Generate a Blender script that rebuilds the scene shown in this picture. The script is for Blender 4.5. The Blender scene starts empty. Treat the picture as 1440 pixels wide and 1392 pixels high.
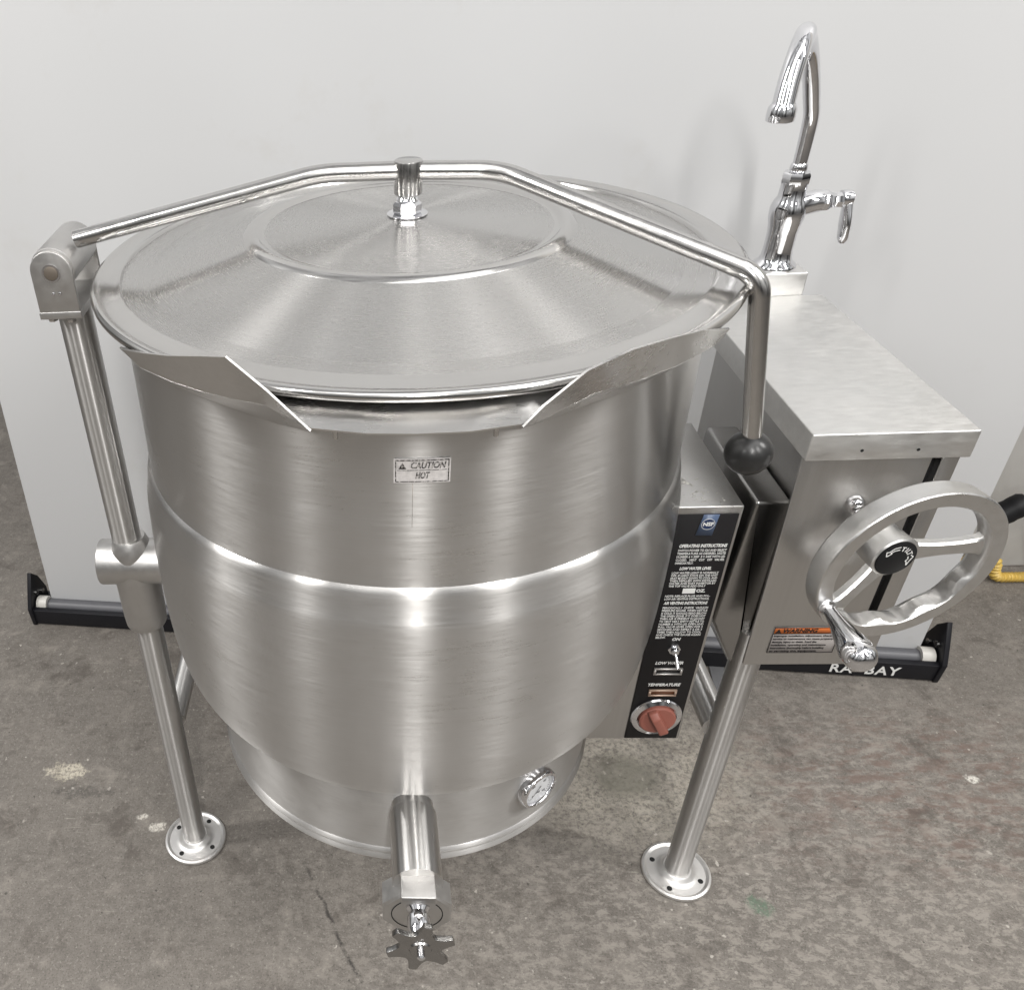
import bpy, bmesh, math, random
from mathutils import Vector, Matrix
random.seed(7)
C = bpy.context.scene.collection
S = bpy.context.scene
PI = math.pi
# ------------------------------------------------------------------ camera
cam = bpy.data.cameras.new('camera'); co = bpy.data.objects.new('camera', cam); C.objects.link(co); S.camera = co
cam.sensor_fit = 'HORIZONTAL'; cam.sensor_width = 36.0
cam.lens = 1220.44/1440*36
cam.shift_x = 307.08/1440; cam.shift_y = 56.84/1440
cam.clip_start = 0.02; cam.clip_end = 60
r_ = Vector((0.996, 0.0599, -0.0669)).normalized(); f_ = Vector((-0.0878, 0.8065, -0.5847)).normalized()
u_ = r_.cross(f_).normalized(); r_ = f_.cross(u_).normalized()
co.matrix_world = Matrix(((r_.x, u_.x, -f_.x, -0.0435), (r_.y, u_.y, -f_.y, -0.924), (r_.z, u_.z, -f_.z, 1.3363), (0, 0, 0, 1)))
# ------------------------------------------------------------------ world: dim grey workshop, brighter overhead
W = bpy.data.worlds.new('World'); S.world = W; W.use_nodes = True
nt = W.node_tree; nt.nodes.clear(); N = nt.nodes; L = nt.links
tc = N.new('ShaderNodeTexCoord'); sx = N.new('ShaderNodeSeparateXYZ'); L.new(tc.outputs['Generated'], sx.inputs[0])
rp = N.new('ShaderNodeValToRGB')
e = rp.color_ramp.elements
e[0].position = 0.0; e[0].color = (.20, .19, .175, 1); e[1].position = 1.0; e[1].color = (.95, .95, .95, 1)
for p_, c_ in ((.42, (.13, .125, .12, 1)), (.5, (.17, .165, .16, 1)), (.62, (.62, .62, .61, 1)), (.8, (.85, .85, .85, 1))):
    k = e.new(p_); k.color = c_
mr = N.new('ShaderNodeMapRange'); mr.inputs['From Min'].default_value = -1; mr.inputs['From Max'].default_value = 1
L.new(sx.outputs['Z'], mr.inputs['Value']); L.new(mr.outputs[0], rp.inputs[0])
nz = N.new('ShaderNodeTexNoise'); nz.inputs['Scale'].default_value = 2.6; nz.inputs['Detail'].default_value = 1.5
L.new(tc.outputs['Generated'], nz.inputs['Vector'])
nr = N.new('ShaderNodeMapRange'); nr.inputs['From Min'].default_value = .35; nr.inputs['From Max'].default_value = .65
nr.inputs['To Min'].default_value = .45; nr.inputs['To Max'].default_value = 1.4; L.new(nz.outputs['Fac'], nr.inputs['Value'])
flat = N.new('ShaderNodeVectorMath'); flat.operation = 'MULTIPLY'; flat.inputs[1].default_value = (1, 1, 0); L.new(tc.outputs['Generated'], flat.inputs[0])
nrm = N.new('ShaderNodeVectorMath'); nrm.operation = 'NORMALIZE'; L.new(flat.outputs[0], nrm.inputs[0])
n2 = N.new('ShaderNodeTexNoise'); n2.inputs['Scale'].default_value = 3.4; n2.inputs['Detail'].default_value = 3; L.new(nrm.outputs[0], n2.inputs['Vector'])  # bands by azimuth, added to reflect as vertical streaks in the steel
r2 = N.new('ShaderNodeMapRange'); r2.inputs['From Min'].default_value = .38; r2.inputs['From Max'].default_value = .62
r2.inputs['To Min'].default_value = .22; r2.inputs['To Max'].default_value = 1.85; L.new(n2.outputs['Fac'], r2.inputs['Value'])
mm = N.new('ShaderNodeMath'); mm.operation = 'MULTIPLY'; L.new(nr.outputs[0], mm.inputs[0]); L.new(r2.outputs[0], mm.inputs[1])
mx = N.new('ShaderNodeMix'); mx.data_type = 'RGBA'; mx.blend_type = 'MULTIPLY'; mx.inputs['Factor'].default_value = 1
L.new(rp.outputs[0], mx.inputs[6]); L.new(mm.outputs[0], mx.inputs[7])
bg = N.new('ShaderNodeBackground'); bg.inputs['Strength'].default_value = .52; L.new(mx.outputs[2], bg.inputs[0])
wo = N.new('ShaderNodeOutputWorld'); L.new(bg.outputs[0], wo.inputs[0])
# ------------------------------------------------------------------ unseen lamps overhead: strips for streaks, one soft fill
def area(name, loc, target, sx_, sy_, power, col=(1, .985, .96), spin=0):
    l = bpy.data.lights.new(name, 'AREA'); l.shape = 'RECTANGLE'; l.size = sx_; l.size_y = sy_; l.energy = power; l.color = col
    o = bpy.data.objects.new(name, l); C.objects.link(o); o.location = loc
    d = Vector(target)-Vector(loc); q = d.to_track_quat('-Z', 'Y'); o.rotation_euler = (q @ Matrix.Rotation(spin, 3, 'Z').to_quaternion()).to_euler()
    return o
for az_l, e_l, w_l, rad_l in ((3, 36, .11, 2.6), (36, 24, .14, 2.5), (74, 28, .14, 2.4), (-42, 18, .10, 2.5), (-82, 34, .14, 2.4)):  # unseen strips, spread by azimuth to draw vertical streaks on the steel
    aa = math.radians(az_l); area('unseen_lamp', (rad_l*math.sin(aa), -rad_l*math.cos(aa), 2.75), (.3*math.sin(aa), -.6*abs(math.cos(aa)), .2), w_l, 1.1, e_l)
area('unseen_lamp', (0.3, -1.5, 4.0), (.1, -1.2, .0), 4.2, 1.2, 42)  # added broad fill lamp that keeps the banner bright
S.view_settings.view_transform = 'Standard'; S.view_settings.look = 'None'; S.view_settings.exposure = .24; S.view_settings.gamma = 1
S.view_settings.use_curve_mapping = False
S.render.engine = 'CYCLES'
S.cycles.caustics_reflective = False; S.cycles.caustics_refractive = False
# ------------------------------------------------------------------ materials
class NB:
    def __init__(s, name):
        s.m = bpy.data.materials.new(name); s.m.use_nodes = True; s.t = s.m.node_tree; s.t.nodes.clear()
        s.b = s.n('ShaderNodeBsdfPrincipled'); o = s.n('ShaderNodeOutputMaterial'); s.l(s.b.outputs[0], o.inputs[0])
    def n(s, k, **kw):
        x = s.t.nodes.new(k)
        for a, v in kw.items(): setattr(x, a, v)
        return x
    def l(s, a, b): s.t.links.new(a, b)
    def set(s, k, v): s.b.inputs[k].default_value = v
    def obj(s): return s.n('ShaderNodeTexCoord').outputs['Object']
    def math(s, op, a, b=None, c=None):
        x = s.n('ShaderNodeMath', operation=op)
        for i, v in enumerate((a, b, c)):
            if v is None: continue
            if hasattr(v, 'links'): s.l(v, x.inputs[i])
            else: x.inputs[i].default_value = v
        return x.outputs[0]
    def noise(s, vec, scale=5, detail=3, rough=.5, dist=0):
        x = s.n('ShaderNodeTexNoise'); x.inputs['Scale'].default_value = scale; x.inputs['Detail'].default_value = detail
        x.inputs['Roughness'].default_value = rough; x.inputs['Distortion'].default_value = dist; s.l(vec, x.inputs['Vector']); return x.outputs['Fac']
    def vmap(s, vec, scale=(1, 1, 1), loc=(0, 0, 0), rot=(0, 0, 0)):
        x = s.n('ShaderNodeMapping'); x.inputs['Scale'].default_value = scale; x.inputs['Location'].default_value = loc; x.inputs['Rotation'].default_value = rot
        s.l(vec, x.inputs['Vector']); return x.outputs[0]
    def ramp(s, fac, stops):
        x = s.n('ShaderNodeValToRGB'); e = x.color_ramp.elements
        e[0].position, e[0].color = stops[0][0], (*stops[0][1], 1); e[1].position, e[1].color = stops[-1][0], (*stops[-1][1], 1)
        for p, c in stops[1:-1]: q = e.new(p); q.color = (*c, 1)
        s.l(fac, x.inputs[0]); return x.outputs[0]
    def rng(s, v, a, b, c, d):
        x = s.n('ShaderNodeMapRange'); 
        for i, q in zip(('From Min', 'From Max', 'To Min', 'To Max'), (a, b, c, d)): x.inputs[i].default_value = q
        s.l(v, x.inputs['Value']); return x.outputs[0]
    def mix(s, f, a, b, mode='MIX'):
        x = s.n('ShaderNodeMix', data_type='RGBA', blend_type=mode)
        for sock, v in ((x.inputs['Factor'], f), (x.inputs[6], a), (x.inputs[7], b)):
            if hasattr(v, 'links'): s.l(v, sock)
            else: sock.default_value = v if isinstance(v, (int, float)) else (*v, 1)
        return x.outputs[2]
    def bump(s, h, strength=.1, dist=.001):
        x = s.n('ShaderNodeBump'); x.inputs['Strength'].default_value = strength; x.inputs['Distance'].default_value = dist
        s.l(h, x.inputs['Height']); s.l(x.outputs[0], s.b.inputs['Normal']); return x.outputs[0]
def plain(name, col, rough=.5, metal=0, **kw):
    b = NB(name); b.set('Roughness', rough); b.set('Metallic', metal)
    v = b.noise(b.obj(), 60, 3); c2 = tuple(x*.82 for x in col)
    b.l(b.mix(v, col, c2), b.b.inputs['Base Color'])
    for k, x in kw.items(): b.set(k, x)
    return b.m
def steel(name, base=.58, rough=.3, mode='radial', aniso=.75, rv=.08, bump=.12, tint=(1, .985, .965), grain=260, streak=3, blotch=.1, cv=1):
    """brushed stainless; mode radial = brushed round the vertical axis, x/y/z = brushed along that axis, none = satin"""
    b = NB(name); o = b.obj(); b.set('Metallic', 1)
    if mode == 'radial':
        s = b.n('ShaderNodeSeparateXYZ'); b.l(o, s.inputs[0])
        th = b.math('ARCTAN2', s.outputs[1], s.outputs[0]); rad = b.math('SQRT', b.math('ADD', b.math('MULTIPLY', s.outputs[0], s.outputs[0]), b.math('MULTIPLY', s.outputs[1], s.outputs[1])))
        c = b.n('ShaderNodeCombineXYZ'); b.l(b.math('MULTIPLY', th, streak), c.inputs[0]); b.l(b.math('MULTIPLY', rad, grain), c.inputs[1]); b.l(b.math('MULTIPLY', s.outputs[2], grain), c.inputs[2]); vec = c.outputs[0]
        t = b.n('ShaderNodeTangent', direction_type='RADIAL', axis='Z'); b.l(t.outputs[0], b.b.inputs['Tangent'])
    elif mode in ('tz', 'ty'):
        vec = b.vmap(o, (grain*.05, grain*.05, grain) if mode == 'tz' else (grain*.05, grain, grain*.05))
        t = b.n('ShaderNodeTangent', direction_type='RADIAL', axis=mode[1].upper()); b.l(t.outputs[0], b.b.inputs['Tangent'])
    else:
        sc = {'x': (4, grain, grain), 'y': (grain, 4, grain), 'z': (grain, grain, 4), 'none': (90, 90, 90), 'mx': (48, 150, 150)}[mode]
        vec = b.vmap(o, sc)
        if mode in ('x', 'y', 'z'):
            t = b.n('ShaderNodeTangent', direction_type='RADIAL', axis={'x': 'Y', 'y': 'X', 'z': 'X'}.get(mode, 'X'))
            if aniso: b.l(t.outputs[0], b.b.inputs['Tangent'])
    fine = b.noise(vec, 1, 4, .65)
    big = b.noise(b.vmap(o, (1, 1, 1)), 7, 4, .6, .4)
    b.set('Anisotropic', aniso if mode not in ('none', 'mx') else 0)
    b.set('Anisotropic Rotation', .25 if mode != 'none' else 0)
    r = b.math('ADD', b.rng(fine, .3, .7, rough-rv*.5, rough+rv*.5), b.rng(big, .3, .7, -blotch*.5, blotch*.5))
    b.l(r, b.b.inputs['Roughness'])
    c1 = tuple(base*(1+.06*cv)*x for x in tint); c2 = tuple(base*(1-.12*cv)*x for x in tint)
    m = b.mix(fine, c2, c1)
    b.l(b.mix(b.rng(big, .35, .7, 0, .35), m, tuple(base*.86*x for x in (1, .97, .94))), b.b.inputs['Base Color'])
    if bump > .02: b.bump(fine, bump, .0006)
    return b.m
M = {}
M['wall'] = steel('brushed steel round', .63, .31, 'radial', 1.0, .06, .012, grain=640, streak=9, blotch=.05, cv=.6)
M['lid'] = steel('spun steel lid', .54, .27, 'radial', .96, .03, .0, grain=900, streak=12, blotch=.03, cv=.35)
M['flange'] = steel('satin steel rim', .58, .17, 'none', 0, .02, .0, cv=.1, blotch=.05)
M['base'] = steel('brushed steel base', .62, .38, 'radial', .95, .05, .012, grain=640, streak=14)
M['tube'] = steel('polished steel tube', .60, .20, 'none', 0, .06, .05)
M['post'] = steel('brushed steel post', .60, .33, 'tz', 1.0, .02, .0, grain=600, cv=.1, blotch=.04)
M['pipe'] = steel('brushed steel pipe', .66, .31, 'ty', 1.0, .02, .0, grain=600, cv=.1, blotch=.04)
M['face'] = steel('cast handle steel', .36, .22, 'none', 0, .08, .1)
M['arm'] = steel('brushed steel arm', .56, .20, 'none', 0, .08, .06)
M['cast'] = steel('cast satin steel', .56, .42, 'none', 0, .1, .35, blotch=.12)
M['sheet'] = steel('sheet steel', .56, .34, 'z', 0, .08, .06)
M['sheetx'] = steel('sheet steel cover', .76, .46, 'mx', 0, .14, .2, cv=1.6, grain=160, blotch=.22, tint=(1, .995, .975))
M['dark'] = steel('shade-darkened sheet steel', .36, .22, 'none', 0, .06, .04)  # base colour darkened to stand for shade in the gap beside the control box
M['alu'] = steel('cast aluminium', .68, .36, 'none', 0, .14, .45, tint=(1, .995, .98), blotch=.15)
M['chrome'] = plain('chrome', (.82, .82, .84), .045, 1)
M['lip'] = steel('folded steel lip', .66, .30, 'x', 0, .06, .0, blotch=.16)
M['plate'] = steel('foot plate steel', .8, .42, 'none', 0, .12, .2)
M['black'] = plain('black plastic', (.010, .010, .011), .5, **{'Specular IOR Level': .25})
M['ball'] = plain('black phenolic ball', (.022, .022, .022), .30)
M['panel'] = plain('black overlay', (.009, .008, .009), .5, **{'Specular IOR Level': .3})
M['white'] = plain('white print', (.86, .86, .84), .5)
M['ink'] = plain('black ink', (.02, .018, .018), .5)
M['red'] = plain('dark red plastic', (.33, .115, .085), .48)
M['orange'] = plain('orange print', (.85, .22, .05), .45)
M['label'] = plain('label film', (.62, .58, .56), .4)
M['silver'] = plain('silver film', (.62, .60, .58), .35, .7)
M['blue'] = plain('blue sticker', (.09, .13, .22), .35)
M['bluedk'] = plain('dark blue print', (.02, .04, .11), .35)
M['lens'] = plain('dark lens', (.02, .018, .02), .12)
M['amber'] = plain('amber lens', (.16, .06, .03), .15)
M['tan'] = plain('tan bezel', (.55, .40, .31), .35, .3)
M['dial'] = plain('gauge dial', (.72, .73, .75), .35)
M['hole'] = plain('shade black', (.008, .008, .008), .8)  # near-black colour stands for the shade inside holes, slot and groove
M['housing'] = plain('black banner housing', (.010, .010, .013), .45, **{'Specular IOR Level': .3})
M['roller'] = plain('grey roller', (.11, .11, .12), .4)
M['clip'] = plain('pale clip', (.62, .60, .56), .4)
M['yellow'] = plain('yellow hose plastic', (.72, .50, .12), .42)
M['footgrey'] = plain('grey foot', (.15, .15, .155), .45)
M['pin'] = plain('worn steel pin', (.30, .26, .22), .5, .9)
def glass():
    b = NB('gauge glass'); b.set('Roughness', .03); b.set('Base Color', (1, 1, 1, 1)); b.set('Transmission Weight', 1); b.set('IOR', 1.1); return b.m
M['glass'] = glass()
def fabric():
    b = NB('white banner film'); o = b.obj(); b.set('Roughness', .42)
    w = b.noise(b.vmap(o, (.7, 1, 1.2)), 1.6, 2); f = b.noise(o, 900, 2)
    b.l(b.mix(b.rng(b.noise(b.vmap(o, (1, 1, 1), (4, 0, 2)), 5, 6, .7), .60, .78, 0, .5), b.mix(w, (.57, .57, .575), (.54, .545, .55)), (.50, .49, .47)), b.b.inputs['Base Color'])
    b.bump(f, .06, .0006)
    return b.m
M['banner'] = fabric()
def concrete():
    b = NB('stained concrete'); o = b.obj()
    big = b.noise(o, 1.3, 5, .6, .6); mid = b.noise(o, 7, 6, .65, .5); fine = b.noise(o, 55, 8, .8); grit = b.noise(o, 330, 3, .7)
    base = b.ramp(mid, [(.25, (0.090, 0.080, 0.070)), (.5, (0.139, 0.124, 0.109)), (.75, (0.200, 0.181, 0.161))])
    base = b.mix(b.rng(big, .35, .65, 0, .55), base, (0.157, 0.142, 0.125))
    base = b.mix(b.rng(fine, .42, .64, 0, .8), base, (0.215, 0.195, 0.173))
    base = b.mix(b.rng(grit, .53, .66, 0, .62), base, (0.052, 0.044, 0.037))
    g2 = b.noise(b.vmap(o, (1, 1, 1), (3, 1, 0)), 190, 3, .7)
    base = b.mix(b.rng(g2, .57, .68, 0, .6), base, (0.336, 0.313, 0.278))
    # worn streaky patch to the right, brushed along x
    def blob(cx, cy, rx, ry, soft=.5, warp=.5, ws=9):
        m = b.vmap(o, (1/rx, 1/ry, 0), (-cx/rx, -cy/ry, 0))
        ln = b.n('ShaderNodeVectorMath', operation='LENGTH'); b.l(m, ln.inputs[0])
        d = b.math('ADD', ln.outputs['Value'], b.math('MULTIPLY', b.math('SUBTRACT', b.noise(o, ws, 4, .6), .5), warp*2))
        return b.rng(d, 1+soft, 1-soft, 0, 1)
    streak = b.noise(b.vmap(o, (40, 66, 1), rot=(0, 0, .12)), 1, 9, .78, .3)
    wear = b.math('MULTIPLY', blob(.72, -.10, .75, .42, .5, .4, 5), b.rng(streak, .49, .56, 0, 1))
    base = b.mix(b.math('MULTIPLY', wear, .78), base, (0.296, 0.269, 0.238))
    rs = b.math('MULTIPLY', blob(.95, .12, .34, .16, .5, .6, 7), b.rng(b.noise(b.vmap(o, (20, 45, 1)), 1, 4, .7), .47, .6, 0, .65))
    base = b.mix(rs, base, (0.145, 0.096, 0.079))
    # pale ring of worn coating with a darker middle
    ring = b.math('MULTIPLY', blob(.42, .15, .20, .14, .45, .45, 14), b.rng(b.noise(o, 110, 5, .8), .40, .56, 0, 1))
    base = b.mix(b.math('MULTIPLY', ring, .85), base, (0.394, 0.360, 0.304))
    base = b.mix(b.math('MULTIPLY', blob(.415, .145, .055, .05, .3, .3, 20), .75), base, (0.145, 0.137, 0.110))
    # scuffed white spots
    ragged = b.noise(b.vmap(o, (1, 1, 1), (2, 5, 0)), 160, 6, .75)
    for cx, cy, rx, ry, k, col in [(-.642, .147, .035, .02, .9, (0.534, 0.487, 0.394)), (-.595, .10, .05, .014, .6, (0.070, 0.064, 0.058)), (-.441, .023, .014, .009, .95, (0.580, 0.545, 0.487)), (-.468, .045, .010, .006, .9, (0.580, 0.545, 0.487)),
                                   (-.42, .39, .008, .005, .9, (0.638, 0.615, 0.580)), (1.016, .141, .010, .008, .95, (0.638, 0.615, 0.557)), (.565, -.112, .018, .016, .5, (0.093, 0.186, 0.116)),
                                   (-.30, .5, .03, .02, .4, (0.081, 0.070, 0.064)), (-.45, .28, .02, .012, .4, (0.070, 0.064, 0.058))]:
        sp = b.math('MULTIPLY', b.math('MULTIPLY', blob(cx, cy, rx, ry, .25, 1.5, 55), b.rng(ragged, .43, .52, .15, 1)), k); base = b.mix(sp, base, col)
    # dark oil line running away from the valve
    s = b.n('ShaderNodeSeparateXYZ'); b.l(o, s.inputs[0])
    ln = b.math('ADD', b.math('MULTIPLY', s.outputs[0], .908), b.math('MULTIPLY', s.outputs[1], .419))
    dist = b.math('ABSOLUTE', b.math('ADD', b.math('ADD', ln, .1699), b.math('MULTIPLY', b.math('SUBTRACT', b.noise(o, 12, 5, .7), .5), .035)))
    along = b.math('SUBTRACT', b.math('MULTIPLY', s.outputs[0], .419), b.math('MULTIPLY', s.outputs[1], .908))
    seg = b.math('MULTIPLY', b.rng(along, -.04, .0, 0, 1), b.rng(along, .25, .35, 1, 0))
    oil = b.math('MULTIPLY', b.math('MULTIPLY', b.rng(dist, .0045, .001, 0, 1), seg), b.rng(b.noise(o, 45, 4, .7), .42, .56, 0, .9))
    base = b.mix(oil, base, (0.035, 0.031, 0.028))
    # short directional scuffs and pits
    for k, (rz, sc, lo_, col, am) in enumerate(((.5, (14, 300, 1), .66, (0.383, 0.360, 0.313), .55), (-.9, (12, 260, 1), .68, (0.348, 0.325, 0.290), .5), (1.3, (18, 220, 1), .68, (0.041, 0.035, 0.030), .6))):
        sn = b.noise(b.vmap(o, sc, (k*3.1, k, 0), (0, 0, rz)), 1, 2, .5)
        gate = b.rng(b.noise(o, 4+k, 3, .6), .5, .62, 0, am)
        base = b.mix(b.math('MULTIPLY', b.rng(sn, lo_, lo_+.06, 0, 1), gate), base, col)
    dk = b.noise(b.vmap(o, (1, 1, 1), (11, 4, 0)), 13, 10, .72, .4)
    base = b.mix(b.rng(dk, .53, .66, 0, .62), base, (.070, .058, .049))
    lt = b.noise(b.vmap(o, (1, 1, 1), (5, 14, 0)), 17, 10, .74, .3)
    base = b.mix(b.rng(lt, .54, .66, 0, .55), base, (.290, .262, .230))
    pits = b.noise(o, 95, 2, .5)
    base = b.mix(b.rng(pits, .70, .76, 0, .75), base, (0.046, 0.041, 0.035))
    chips = b.noise(b.vmap(o, (1, 1, 1), (7, 3, 0)), 70, 2, .5)
    base = b.mix(b.math('MULTIPLY', b.rng(chips, .69, .74, 0, 1), b.rng(b.noise(o, 3, 2), .45, .6, .1, .8)), base, (0.487, 0.452, 0.406))
    b.l(base, b.b.inputs['Base Color']); b.l(b.rng(mid, .3, .7, .55, .8), b.b.inputs['Roughness'])
    b.bump(b.math('ADD', fine, b.math('MULTIPLY', grit, .6)), .35, .0015)
    return b.m
M['concrete'] = concrete()
def plaster():
    b = NB('pale painted wall'); o = b.obj(); b.set('Roughness', .7)
    b.l(b.ramp(b.noise(o, 3.5, 5, .6, .5), [(.3, (.40, .385, .36)), (.7, (.56, .55, .53))]), b.b.inputs['Base Color']); b.bump(b.noise(o, 40, 5), .2, .002); return b.m
M['plaster'] = plaster()
def stickerwear():
    b = NB('worn clear sticker'); o = b.obj(); b.set('Metallic', .25); 
    b.l(b.ramp(b.noise(o, 180, 4, .6, .3), [(.35, (.62, .60, .59)), (.6, (.78, .75, .74))]), b.b.inputs['Base Color']); b.set('Roughness', .36); return b.m
M['stick'] = stickerwear()
def wornink():
    b = NB('flaking black ink'); o = b.obj(); f = b.noise(o, 420, 3, .6)
    b.l(b.ramp(f, [(.50, (.02, .018, .018)), (.60, (.70, .68, .66))]), b.b.inputs['Base Color']); b.l(b.rng(f, .5, .6, 0, .9), b.b.inputs['Metallic']); b.set('Roughness', .4); return b.m
M['wornink'] = wornink()
# ------------------------------------------------------------------ geometry helpers
def V(*a): return Vector(a)
def frame(d, up=None):
    d = Vector(d).normalized(); a = Vector(up) if up else (Vector((0, 0, 1)) if abs(d.z) < .9 else Vector((0, 1, 0)))
    x = a.cross(d).normalized(); y = d.cross(x).normalized(); return x, y, d
def rings(bm, rs, close=False, cap0=True, cap1=True):
    vv = [[bm.verts.new(p) for p in r] for r in rs]; n = len(rs[0])
    pairs = list(zip(vv[:-1], vv[1:])) + ([(vv[-1], vv[0])] if close else [])
    for a, b in pairs:
        for i in range(n): bm.faces.new((a[i], a[(i+1) % n], b[(i+1) % n], b[i]))
    if not close:
        if cap0: bm.faces.new(vv[0][::-1])
        if cap1: bm.faces.new(vv[-1])
    return bm
def lathe(bm, prof, c=(0, 0, 0), axis=(0, 0, 1), n=96, caps=(True, True), closed=False):
    x, y, d = frame(axis); c = Vector(c)
    rs = [[c+d*h+x*(r*math.cos(2*PI*i/n))+y*(r*math.sin(2*PI*i/n)) for i in range(n)] for r, h in prof]
    return rings(bm, rs, closed, *caps)
def cyl(bm, a, b, r, n=40, r2=None, bev=0):
    a = Vector(a); b = Vector(b); h = (b-a).length; r2 = r if r2 is None else r2
    if bev: pr = [(r-bev, 0), (r-bev*.3, bev*.3), (r, bev), (r2, h-bev), (r2-bev*.3, h-bev*.3), (r2-bev, h)]
    else: pr = [(r, 0), (r2, h)]
    return lathe(bm, pr, a, b-a, n)
def fillet(pts, rads, seg=10):
    P = [Vector(p) for p in pts]; out = [P[0]]
    for i in range(1, len(P)-1):
        a = (P[i-1]-P[i]).normalized(); b = (P[i+1]-P[i]).normalized(); ang = a.angle(b); R = rads[i-1]
        if R <= 0 or ang > 3.1: out.append(P[i]); continue
        t = R/math.tan(ang/2); p0 = P[i]+a*t; c = P[i]+(a+b).normalized()*(R/math.sin(ang/2)); p1 = P[i]+b*t
        v0 = p0-c; v1 = p1-c; w = v0.angle(v1)
        for k in range(seg+1):
            s = k/seg; out.append(c+(v0*math.sin((1-s)*w)+v1*math.sin(s*w))/math.sin(w))
    out.append(P[-1]); return out
def tube(bm, path, r, n=28, caps=True):
    P = [Vector(p) for p in path]; rad = r if callable(r) else (lambda s: r)
    T = []
    for i in range(len(P)):
        a = P[max(i-1, 0)]; b = P[min(i+1, len(P)-1)]; T.append((b-a).normalized())
    x, y, _ = frame(T[0]); rs = []
    for i, p in enumerate(P):
        x = (x-T[i]*x.dot(T[i])).normalized(); y = T[i].cross(x)
        R = rad(i/(len(P)-1)); rs.append([p+x*(R*math.cos(2*PI*k/n))+y*(R*math.sin(2*PI*k/n)) for k in range(n)])
    return rings(bm, rs, False, caps, caps)
def box(bm, lo, hi, bev=.0, seg=3):
    t = bmesh.new(); bmesh.ops.create_cube(t, size=1); lo = Vector(lo); hi = Vector(hi); s = hi-lo; c = (hi+lo)/2
    for v in t.verts: v.co = Vector((v.co.x*s.x, v.co.y*s.y, v.co.z*s.z))+c
    if bev: bmesh.ops.bevel(t, geom=list(t.edges), offset=bev, segments=seg, affect='EDGES', profile=.5)
    join(bm, t); return bm
def join(bm, t, mat=None):
    mp = {v: bm.verts.new(mat @ v.co if mat else v.co) for v in t.verts}
    for f in t.faces:
        try: bm.faces.new([mp[v] for v in f.verts])
        except ValueError: pass
    t.free(); return bm
def prism(bm, pts, off, bev=0):
    """polygon extruded by vector off"""
    t = bmesh.new(); off = Vector(off); a = [t.verts.new(Vector(p)) for p in pts]; b = [t.verts.new(Vector(p)+off) for p in pts]; n = len(pts)
    t.faces.new(a[::-1]); t.faces.new(b)
    for i in range(n): t.faces.new((a[i], a[(i+1) % n], b[(i+1) % n], b[i]))
    bmesh.ops.recalc_face_normals(t, faces=t.faces)
    if bev: bmesh.ops.bevel(t, geom=[e for e in t.edges], offset=bev, segments=3, affect='EDGES', profile=.5)
    join(bm, t); return bm
def smooth3(pts, n=5):
    P = [Vector(q) for q in pts]; out = []
    for i in range(len(P)-1):
        p0 = P[max(i-1, 0)]; p1 = P[i]; p2 = P[i+1]; p3 = P[min(i+2, len(P)-1)]
        for k in range(n):
            t = k/n; out.append(.5*((2*p1)+(p2-p0)*t+(2*p0-5*p1+4*p2-p3)*t*t+(3*p1-p0-3*p2+p3)*t**3))
    return out+[P[-1]]
def origin(o):
    v = Vector((0, 0, 0))
    while o is not None: v += o.location; o = o.parent
    return v
def obj(name, bm, m, parent=None, angle=32, label=None):
    bmesh.ops.recalc_face_normals(bm, faces=bm.faces)
    if parent is not None:
        w = origin(parent)
        for v in bm.verts: v.co -= w
    for e_ in bm.edges:
        if len(e_.link_faces) == 2 and e_.calc_face_angle(0) > math.radians(angle): e_.smooth = False
    me = bpy.data.meshes.new(name); bm.to_mesh(me); bm.free()
    for p in me.polygons: p.use_smooth = True
    me.materials.append(m); o = bpy.data.objects.new(name, me); C.objects.link(o)
    if parent is not None: o.parent = parent
    if label: o['label'] = label
    return o
def thing(name, label, cat, loc=(0, 0, 0), group=None):
    o = bpy.data.objects.new(name, None); C.objects.link(o); o.location = loc; o['label'] = label; o['category'] = cat; o.empty_display_size = .1
    if group: o['group'] = group
    return o
def B(): return bmesh.new()
def text_bm(bm, s, size, o, ux, uy, align='CENTER', depth=.0002, bold=0, shear=0, width=None, space=1.0, mp=None):
    """lettering as thin raised geometry on the plane o + ux*x + uy*y"""
    cu = bpy.data.curves.new('t', 'FONT'); cu.body = s; cu.size = size; cu.align_x = align; cu.align_y = 'CENTER'; cu.offset = bold*size; cu.shear = shear; cu.extrude = depth/2
    cu.space_character = space; cu.resolution_u = 3; cu.space_line = .98
    to = bpy.data.objects.new('t', cu); C.objects.link(to); bpy.context.view_layer.update()
    dg = bpy.context.evaluated_depsgraph_get(); me = bpy.data.meshes.new_from_object(to.evaluated_get(dg))
    t = bmesh.new(); t.from_mesh(me)
    bpy.data.objects.remove(to); bpy.data.curves.remove(cu); bpy.data.meshes.remove(me)
    if not t.verts: t.free(); return bm
    k = 1.0
    if width:
        xs = [v.co.x for v in t.verts]; w = max(xs)-min(xs); k = width/w if w else 1
    ux = Vector(ux).normalized(); uy = Vector(uy).normalized(); nn = ux.cross(uy); o = Vector(o or (0, 0, 0))
    for v in t.verts:
        q = v.co.copy(); v.co = mp(q.x*k, q.y, q.z+depth/2) if mp else o+ux*(q.x*k)+uy*q.y+nn*(q.z+depth/2)
    join(bm, t); return bm
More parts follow.
